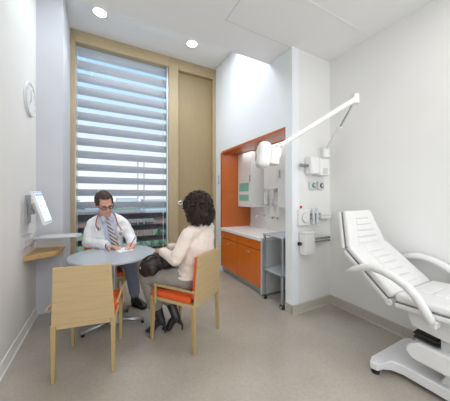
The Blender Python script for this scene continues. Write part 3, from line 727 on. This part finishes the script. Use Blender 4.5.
# tie
tz = [(.022, 2.883, 1.058, .017), (.025, 2.878, 1.035, .020), (.030, 2.876, 1.02, .014), (.048, 2.872, .96, .023), (.070, 2.872, .88, .029), (.095, 2.878, .80, .034), (.102, 2.885, .755, .034), (.104, 2.89, .735, .004)]
b = MB(); rows = []
for x, y, z, w in tz:
    rows.append([b.bm.verts.new(D(x+dx, y+dy, z)) for dx, dy in ((-w, .006), (0, -.007), (w, .006), (w*.8, .012), (-w*.8, .012))])
for r0_, r1_ in zip(rows, rows[1:]):
    for i in range(5): b.bm.faces.new((r0_[i], r0_[(i+1) % 5], r1_[(i+1) % 5], r1_[i]))
b.bm.faces.new(rows[0]); b.bm.faces.new(rows[-1][::-1])
b.build('tie', 'tie', doc)
# white coat
b = MB()
b.ell(D(.035, 3.03, .90), (.175, .142, .19)); b.cap(D(.05, 3.055, .60), D(.04, 3.04, .90), .150, .148)
b.ell(D(.05, 3.08, .56), (.205, .155, .10)); b.chain([D(-.10, 3.012, .995), D(-.02, 3.012, 1.045), D(.09, 3.012, 1.045), D(.175, 3.012, .99)], [.066, .060, .060, .066])
b.chain([shR, elR, wrR.lerp(elR, .16)], [.064, .058, .046]); b.chain([shL, elL, wrL.lerp(elL, .12)], [.064, .058, .046])
b.cap(D(-.08, 3.05, .62), D(-.11, 2.86, .60), .10, .07); b.cap(D(.18, 3.05, .62), D(.24, 2.88, .60), .10, .07)
coat = b.build('coat', 'coat', doc, voxel=.009, relax=5)
def coat_keep(c, n):
    x, y, z = c+DB
    if (V((x, y, z))-V((.02, 2.975, 1.10))).length < .085: return False
    xc = .030+(1.06-z)*.16
    w_ = .070 if z > 1.0 else (.070-(1.0-z)*.03)
    return not (y < 3.0 and abs(x-xc) < w_ and z > .5 and n.y < -.1 and not (z < .84 and y < 2.86))
bake(coat, coat_keep)
for v in coat.data.vertices:
    q = v.co.copy(); v.co += v.normal*.014*noise.noise(V((q.x*9, q.y*9, q.z*16)))+v.normal*.005*noise.noise(q*32)
so_ = coat.modifiers.new('thick', 'SOLIDIFY'); so_.thickness = .010; so_.offset = 0
for s in (-1, 1):   # lapels lying on the chest
    xs = .026
    P_ = [(xs+s*.060, 2.925, 1.09), (xs+s*.100, 2.905, 1.05), (xs+s*.118+.01, 2.875, .985), (xs+s*.095+.01, 2.868, .965), (xs+s*.080+.015, 2.876, .84), (xs+s*.068, 2.886, 1.0)]
    f = MB(); vs = [f.bm.verts.new(D(*p)) for p in P_]; f.bm.faces.new(vs)
    bmesh.ops.solidify(f.bm, geom=f.bm.faces[:], thickness=.006)
    f.build('lapel', 'coat', coat, bevel=.002)
MB().box(-.045, .045, -.004, .004, -.05, .05).xf(Matrix.Translation(D(-.075, 2.888, .90)) @ Matrix.Rotation(-.35, 4, 'Z')).build('chest_pocket', 'coat', coat, bevel=.003)
MB().cyl(D(-.065, 2.878, .93), D(-.062, 2.876, .965), .004).cyl(D(-.045, 2.872, .93), D(-.044, 2.870, .955), .004).build('pocket_pens', 'dkgrey', coat)
# stethoscope (worn, moves with him but is its own thing round the neck)
st = thing('stethoscope', 'maroon stethoscope hanging round the neck of the man in the white coat', 'stethoscope', (.05, 2.97, 1.08))
ST = V((.05, 2.97, 1.08))
def Sx(*p): return V(p)-ST
def smoothpath(p, n=8):
    out = []
    for i in range(len(p)-1):
        a, b_, c, d = p[max(i-1, 0)], p[i], p[i+1], p[min(i+2, len(p)-1)]
        for k in range(n):
            t = k/n; out.append(.5*((2*b_)+(c-a)*t+(2*a-5*b_+4*c-d)*t*t+(3*b_-a-3*c+d)*t**3))
    return out+[p[-1]]
MB().tube(smoothpath([Sx(-.055, 2.862, .93), Sx(-.085, 2.862, .985), Sx(-.080, 2.89, 1.05), Sx(-.06, 2.945, 1.105), Sx(-.03, 3.03, 1.125), Sx(.02, 3.065, 1.13), Sx(.07, 3.04, 1.125), Sx(.100, 2.945, 1.105), Sx(.115, 2.885, 1.05), Sx(.130, 2.860, .99), Sx(.165, 2.850, .93), Sx(.162, 2.845, .90)]), .0048, 8).build('tubing', 'red_tube', st, smooth=True)
MB().tube(smoothpath([Sx(-.055, 2.862, .93), Sx(-.040, 2.857, .945), Sx(-.028, 2.86, .975)]), .004, 8).tube(smoothpath([Sx(-.058, 2.862, .93), Sx(-.075, 2.856, .92), Sx(-.095, 2.866, .96)]), .004, 8).build('ear_tube', 'chrome', st, smooth=True)
MB().cyl(Sx(.162, 2.852, .885), Sx(.160, 2.838, .885), .024, n=24).build('chest_piece', 'chrome', st, bevel=.004)
# trousers, socks, shoes
b = MB(); b.ell(D(.05, 3.08, .545), (.175, .13, .09))
for L_, _ in LEG: b.chain([L_[0], L_[1], L_[1].lerp(L_[2], .86)], [.092, .078, .062])
b.build('trousers', 'trouser', doc, voxel=.010, relax=3)
for (L_, k), toe in zip(LEG, (D(-.03, 2.66, .035), D(.415, 2.765, .035))):
    an = L_[2]; d = (toe-an); d.z = 0; d.normalize()
    MB().cap(an+V((0, 0, .06)), an-V((0, 0, .03)), .042, .040).build('sock', 'dkgrey', doc, smooth=True)
    b = MB().cap(an+V((0, 0, -.015))-d*.015, an+V((0, 0, -.055))-d*.025, .043, .042)
    b.cap(an+V((0, 0, -.04)), an+d*.13+V((0, 0, -.062)), .044, .036); b.ell(an+d*.15+V((0, 0, -.070)), (.050, .050, .028))
    sh_ = b.build('shoe', 'shoe', doc, voxel=.006, relax=3); 
    bake(sh_)
    for v in sh_.data.vertices: v.co.z = max(v.co.z, .012)
    s2 = MB().cap(V((0, 0, 0)), V((0, 0, 0)), .01) if False else None
    MB().tube([an+V((0, 0, .0))-d*.03-V((0, 0, an.z-.006)), an+d*.17-V((0, 0, an.z-.006))], .042, 16, sx=1).xf(Matrix.Diagonal((1, 1, .13, 1))).build('sole', 'dark', sh_)
# watch
wd = (elR-wrR).normalized(); wc = wrR+wd*.012
b = MB(); 
b.tube([wc-wd*.009, wc+wd*.009], .0335, 20); watch = b.build('wristwatch', 'dark', bevel=.002)
watch.location = DB; tag(watch, 'dark strapped wristwatch on the wrist of the man in the white coat', 'watch')

# paper and pen on the table
pp = MB().box(-.075, .075, -.10, .10, 0, .0015); p_o = pp.build('paper_sheet', 'paper'); p_o.location = (.175, 2.68, TZ+.0003); p_o.rotation_euler.z = .35
tag(p_o, 'white sheet of paper under the writing hand on the table', 'paper')
pn = thing('pen', 'purple pen held upright by the man in the white coat', 'pen', (.222, 2.665, TZ+.002))
pv = V((.075, -.0, .125)).normalized()
MB().tube([pv*.012, pv*.02, pv*.15], [.003, .0048, .0048], 10).build('barrel', 'purple', pn)
MB().tube([V((0, 0, 0)), pv*.014], [.0008, .003], 8).build('tip', 'chrome', pn)
MB().tube([pv*.10+V((-.006, 0, .002)), pv*.148+V((-.006, 0, .002))], .0018, 6).build('clip', 'chrome', pn)

# ---- the woman (local +y is the way she faces)
wo = thing('person', 'woman with dark curly hair and cream sweater seated at the table', 'person', (.69, 2.085, 0), math.radians(38))
whm = Matrix.Translation((.008, -.106, 1.198)) @ Matrix.Rotation(PI+.05, 4, 'Z') @ Matrix.Rotation(math.radians(8), 4, 'X')
b = MB(); head_skin(b, whm)
b.cap((.01, -.14, 1.0), (.015, -.125, 1.12), .052, .048)
b.ell((.01, -.11, .88), (.13, .085, .15)); b.cap((0, -.08, .60), (0, -.09, .85), .10, .10); b.ell((0, -.06, .56), (.15, .11, .09))
wsl, wel, wwl = V((-.150, -.125, .980)), V((-.232, -.045, .765)), V((-.120, .185, .785))
wsr, wer, wwr = V((.180, -.135, .985)), V((.215, .045, .765)), V((.060, .245, .785))
b.cap(wsl, wsr, .042)
b.chain([wsl, wel, wwl], [.038, .032, .022]); b.chain([wsr, wer, wwr], [.038, .032, .022])
LW = [[V((-.08, -.06, .545)), V((-.130, .36, .53)), V((-.083, .245, .13))], [V((.08, -.06, .545)), V((.070, .38, .53)), V((.010, .135, .13))]]
for L_ in LW: b.chain(L_, [.075, .048, .030])
hand(b, wwl, (.30, .95, -.03), (-.25, .1, 1), 1, curl=.38, s=.95)
hand(b, wwr, (-.80, .60, -.06), (0, .1, 1), -1, curl=.35, s=.95)
wbody = b.build('body', 'skin_w', wo, voxel=.0048, relax=3)
face_parts(wo, whm, wbody)
# sweater
b = MB()
b.ell((.02, -.120, .86), (.178, .118, .17)); b.cap((-.03, -.08, .60), (-.02, -.11, .84), .128, .128).cap((.05, -.09, .60), (.06, -.12, .86), .130, .130); b.ell((0, -.06, .60), (.165, .125, .08))
b.ell((.09, -.135, .92), (.115, .10, .14)); b.ell((.11, -.13, .80), (.09, .095, .15)); b.chain([(-.12, -.128, .985), (-.04, -.135, 1.01), (.06, -.137, 1.02), (.16, -.137, 1.0)], [.064, .066, .068, .064]); b.tube([(.01, -.14, 1.02), (.012, -.135, 1.065)], [.078, .060], 20)
b.chain([wsl, wel, wwl+V((-.005, -.01, 0))], [.064, .057, .041]); b.chain([wsr, wer, wwr+V((.01, -.01, 0))], [.066, .056, .040])
sw_ = b.build('sweater', 'sweater', wo, voxel=.008, relax=10); bake(sw_)
for v in sw_.data.vertices:
    q = v.co.copy(); v.co += v.normal*(.009*noise.noise(V((q.x*10, q.y*10, q.z*18)))+.0035*noise.noise(q*30+V((3, 1, 2))))
for w_, e_ in ((wwl, wel), (wwr, wer)):
    d = (w_-e_).normalized(); MB().tube([w_-d*.03, w_+d*.018], [.041, .037], 18).build('cuff', 'sweater', sw_, bevel=.006)
MB().tube([(.166*math.cos(a), -.070+.126*math.sin(a), .580) for a in [i*PI/16 for i in range(33)]], .014, 8, False).build('hem', 'sweater', sw_, smooth=True)
# skirt
b = MB(); b.ell((0, -.06, .555), (.175, .135, .085))
for s, L_ in zip((-1, 1), LW):
    b.chain([L_[0], L_[1], L_[1].lerp(L_[2], .62)], [.095, .083, .078])
b.hex([(-.12, 0, .47), (.1, 0, .47), (.08, .36, .47), (-.13, .36, .47), (-.12, 0, .60), (.1, 0, .60), (.08, .36, .58), (-.13, .36, .58)])
b.hex([(-.15, .27, .30), (.03, .20, .30), (.03, .32, .30), (-.12, .38, .30), (-.15, .30, .5), (.08, .28, .5), (.08, .40, .5), (-.13, .40, .5)])
skirt = b.build('skirt', 'plaid', wo, voxel=.009, relax=4); bake(skirt)
for v in skirt.data.vertices:
    q = v.co.copy(); v.co += v.normal*.006*noise.noise(q*18)
# boots
for L_, toe, heel in zip(LW, (V((-.150, .362, 0)), V((-.055, .245, 0))), (V((-.070, .195, 0)), V((.030, .070, 0)))):
    an = L_[2]; kn = L_[1]; d = (toe-heel); d.normalize()
    b = MB().chain([kn.lerp(an, .45), kn.lerp(an, .8), an, an+V((0, 0, -.02))-d*.012], [.056, .047, .040, .038])
    ball = heel+d*.130; ball.z = .028
    b.chain([an+V((0, 0, -.02)), an.lerp(ball, .55)+V((0, 0, .008)), ball, toe+V((0, 0, .018))-d*.012], [.038, .036, .034, .017])
    bo = b.build('boot', 'shoe', wo, voxel=.006, relax=3)
    MB().tube([heel+V((0, 0, 0)), heel+V((0, 0, .05)), an-d*.022-V((0, 0, .035))], [.008, .010, .026], 12).build('boot_heel', 'dark', bo, smooth=True)
    MB().tube([kn.lerp(an, .80)+V((0, 0, 0)), kn.lerp(an, .84)], .044, 16).build('ankle_strap', 'bagm', bo)
# curly hair
b = MB(); b.ell((0, .022, .028), (.124, .124, .112), u=20, v=14)
for s in (-1, 1): b.ell((s*.094, .038, -.055), (.064, .080, .098))
b.ell((0, .085, -.06), (.095, .060, .095))
hb = b.build('hair', 'hair_w', wo, voxel=.010, relax=2); bake(hb)
cent = V((0, .03, -.01)); b = MB()
me = hb.data; b.bm.from_mesh(me)
bmesh.ops.transform(b.bm, matrix=Matrix.Identity(4), verts=b.bm.verts)
for v in b.bm.verts: v.co += (v.co-cent).normalized()*.012*noise.noise(v.co*45)
vs = [v.co.copy() for v in me.vertices if not (v.co.y < -.055 and v.co.z < .055 and abs(v.co.x) < .062)]
for i in range(620):
    p = random.choice(vs); o_ = (p-cent).normalized(); ax = (V((random.uniform(-.6, .6), random.uniform(-.6, .6), -1))+o_*.25).normalized()
    a1 = ax.orthogonal().normalized(); a2 = ax.cross(a1); R_ = random.uniform(.008, .0150); turns = random.uniform(1.2, 2.4); Ln = random.uniform(.025, .05)
    ph = random.uniform(0, 6.28); q = []
    for k in range(int(turns*9)):
        t_ = k/(turns*9); an_ = ph+t_*turns*2*PI
        q.append(p+ax*Ln*(t_-.4)+o_*.008+(a1*math.cos(an_)+a2*math.sin(an_))*R_)
    b.tube(q, random.uniform(.0028, .0045), 5)
b.xf(whm)
bpy.data.objects.remove(hb)
b.build('hair', 'hair_w', wo, smooth=True)

# handbag on her lap
bg = thing('handbag', 'dark brown leather handbag on the lap of the seated woman', 'handbag', (.69, 2.085, 0), math.radians(38))
b = MB()
b.ell((-.05, .235, .665), (.115, .075, .075), rot=Matrix.Rotation(.9, 3, 'Z')); b.ell((-.085, .31, .645), (.085, .075, .075)); b.ell((-.04, .18, .68), (.10, .065, .060))
b.ell((-.17, .33, .625), (.075, .07, .085)); b.ell((-.19, .27, .64), (.06, .08, .07)); b.ell((-.09, .28, .70), (.06, .06, .045))
b.ell((-.12, .27, .660), (.10, .08, .085)); b.ell((-.10, .23, .690), (.09, .07, .07), rot=Matrix.Rotation(.6, 3, 'Z'))
bb_ = b.build('bag_body', 'bagm', bg, voxel=.007, relax=14); bake(bb_)
for v in bb_.data.vertices:
    q = v.co.copy(); v.co += v.normal*.012*noise.noise(q*20)
for dx in (0, .03):
    MB().tube(smoothpath([V((-.225+dx, .36, .64)), V((-.215+dx, .335, .715)), V((-.175+dx, .28, .755)), V((-.14+dx, .21, .745)), V((-.14+dx, .15, .70))]), .0075, 8).build('strap', 'bagm', bg, smooth=True)
MB().cyl((-.232, .352, .645), (-.240, .356, .645), .014).build('buckle', 'steel', bg, bevel=.002)

# ------------------------------------------------------------------ outside
GZ = -2.6
struct(MB().box(-8, 8, 4.15, 9.5, GZ-.1, GZ+.06), 'ground_bounce_strip', 'pale_bld', 'unseen pale strip added to bounce sky light onto the louvres', 'reflector')  # hidden below the sill, added to throw sky light up under the slats
struct(MB().box(-60, 60, 4.2, 150, GZ-.2, GZ), 'ground', 'grass', 'green lawn outside the window', 'lawn')
def house(x, y, w, dp, hw, hr_, body_m, roof_m, label, rz=0):
    t = thing('brick_house' if body_m == 'brick' else 'far_building', label, 'building', (x, y, GZ), rz)
    MB().box(-w/2, w/2, -dp/2, dp/2, 0, hw).build('walls', body_m, t)
    if hr_: MB().prism([(-w/2-.3, hw), (w/2+.3, hw), (w/2-.8, hw+hr_), (-w/2+.8, hw+hr_)], -dp/2-.3, dp/2+.3, 'y').build('roof', roof_m, t)
    else: MB().box(-w/2-.1, w/2+.1, -dp/2-.1, dp/2+.1, hw, hw+.25).build('roof', roof_m, t)
    n = max(2, int(w/2.2))
    for r_ in range(max(1, int(hw/2.6))):
        for k in range(n):
            xx = -w/2+(k+.5)*w/n
            MB().box(xx-.45, xx+.45, -dp/2-.03, -dp/2, .8+r_*2.4, 2.0+r_*2.4).build('window', 'dk_win', t)
    return t
house(1.9, 25, 4.6, 4, 1.5, 1.0, 'brick', 'roof', 'red brick house nearest beyond the lawn, right of the double post')
house(-2.0, 33, 5, 5, 1.3, .9, 'brick', 'roof', 'red brick house seen directly behind the doctor')
house(7.0, 34, 6.0, 5, 1.2, .9, 'brick', 'roof2', 'brick building with pale grey roof at the right edge of the window')
house(-8.6, 35, 5.0, 6, 1.3, .9, 'brick', 'roof', 'brick house at the left edge of the window')
xs_ = [-32, -22, -12, -3, 7, 17, 27, 38]
for k, x in enumerate(xs_):
    lab = ['farthest left', 'second from left', 'third from left', 'fourth from left', 'fourth from right', 'third from right', 'second from right', 'farthest right'][k]
    house(x, 88+3*(k % 3), 5+1.5*(k % 3), 8, 2.2+(.55*((k*5) % 3)), 0, 'pale_bld', 'pale_bld', 'pale distant skyline block, '+lab)
def tree(x, y, h, r, label, name='tree'):
    t = thing(name, label, 'tree' if name == 'tree' else 'shrub', (x, y, GZ))
    if name == 'tree': MB().tube([(0, 0, 0), (.1, 0, h*.3), (0, .05, h*.6)], [.16, .12, .07], 8).build('trunk', 'trunk', t)
    b = MB()
    for i in range(90):
        a, e, q = random.uniform(0, 6.28), random.uniform(-1, 1), random.uniform(.5, 1)
        c = V((math.cos(a)*math.sqrt(1-e*e)*r*q, math.sin(a)*math.sqrt(1-e*e)*r*q, h-r*.8+e*r*.8*q)) if name == 'tree' else V((math.cos(a)*r*q, math.sin(a)*.5*r*q, abs(e)*h))
        b.ell(c, random.uniform(.12, .28)*max(r, .8)*.8, u=7, v=5)
    b.build('crown' if name == 'tree' else 'foliage', 'leaf', t)
tree(.3, 19, 1.7, 1.0, 'dark green tree in front of the brick houses behind the double post')
tree(4.6, 20, 1.5, .8, 'small green tree between the brick house and the grey roofed building')
tree(-4.0, 20, 2.2, 1.0, 'green tree outside at the left edge of the window')
tree(2.8, 16, .8, 1.3, 'low green shrub on the lawn right of the double post', 'shrub')
tree(-2.6, 15, .9, 1.4, 'low green shrub on the lawn behind the doctor chair', 'shrub')

# ------------------------------------------------------------------ light
wd_ = bpy.data.worlds.new('sky'); bpy.context.scene.world = wd_; wd_.use_nodes = True; nt = wd_.node_tree
bgn = nt.nodes['Background']; tc = nt.nodes.new('ShaderNodeTexCoord'); sp = nt.nodes.new('ShaderNodeSeparateXYZ')
nt.links.new(tc.outputs['Generated'], sp.inputs[0])
r = nt.nodes.new('ShaderNodeValToRGB'); e = r.color_ramp.elements
e[0].position = 0; e[0].color = (.95, .96, 1, 1); e[1].position = .85; e[1].color = (.22, .50, .86, 1)
k = e.new(.14); k.color = (.90, .95, 1, 1); k = e.new(.34); k.color = (.62, .84, 1, 1); k = e.new(.55); k.color = (.36, .68, .95, 1)
nt.links.new(sp.outputs['Z'], r.inputs['Fac']); nt.links.new(r.outputs['Color'], bgn.inputs['Color']); bgn.inputs['Strength'].default_value = 1.12
def area(name, loc, sx, sy, power, rot=(0, 0, 0), color=(1, 1, 1)):
    l = bpy.data.lights.new(name, 'AREA'); l.shape = 'RECTANGLE'; l.size = sx; l.size_y = sy; l.energy = power; l.color = color
    o = bpy.data.objects.new(name, l); C.objects.link(o); o.location = loc; o.rotation_euler = rot; return o
area('ceiling_fill_light', (.9, -.3, 2.95), 2.4, 1.8, 34, color=(1, .985, .96))  # added fill lamp out of view, brightens the whole room
area('bay_fill_light', (.7, 2.75, 3.62), 1.9, .5, 27, color=(.88, .94, 1))  # added fill behind the lower ceiling edge, brightens the window bay
area('rear_fill_light', (.9, -2.15, 1.6), 3.0, 2.6, 30, rot=(PI/2, 0, 0), color=(1, .99, .97))  # added fill lamp at the open rear, no glazing is built there
area('niche_light', (2.1, 2.8, 2.06), .25, 1.2, 2.6, color=(1, 1, 1))
for x, y in ((-.055, 3.32), (1.189, 3.333)):
    l = bpy.data.lights.new('downlight_beam', 'SPOT'); l.energy = 22; l.spot_size = 1.7; l.spot_blend = .8; l.shadow_soft_size = .07
    o = bpy.data.objects.new('downlight_beam', l); C.objects.link(o); o.location = (x, y, ZH-.02)

l = bpy.data.lights.new('sun', 'SUN'); l.energy = 2.6; l.angle = .2
o = bpy.data.objects.new('sun', l); C.objects.link(o); o.rotation_euler = V((-.4, .5, -.75)).to_track_quat('-Z', 'Y').to_euler()
# ------------------------------------------------------------------ camera
cam = bpy.data.cameras.new('camera'); co = bpy.data.objects.new('camera', cam); C.objects.link(co)
co.location = (0, 0, 1.3); co.rotation_euler = (PI/2, 0, -math.radians(27.9))
cam.sensor_width = 36; cam.lens = 36*227/450; cam.shift_y = -3.5/450; cam.clip_start = .05; cam.clip_end = 400
bpy.context.scene.camera = co
vs_ = bpy.context.scene.view_settings
vs_.view_transform = 'Standard'; vs_.look = 'None'; vs_.exposure = 0; vs_.gamma = 1
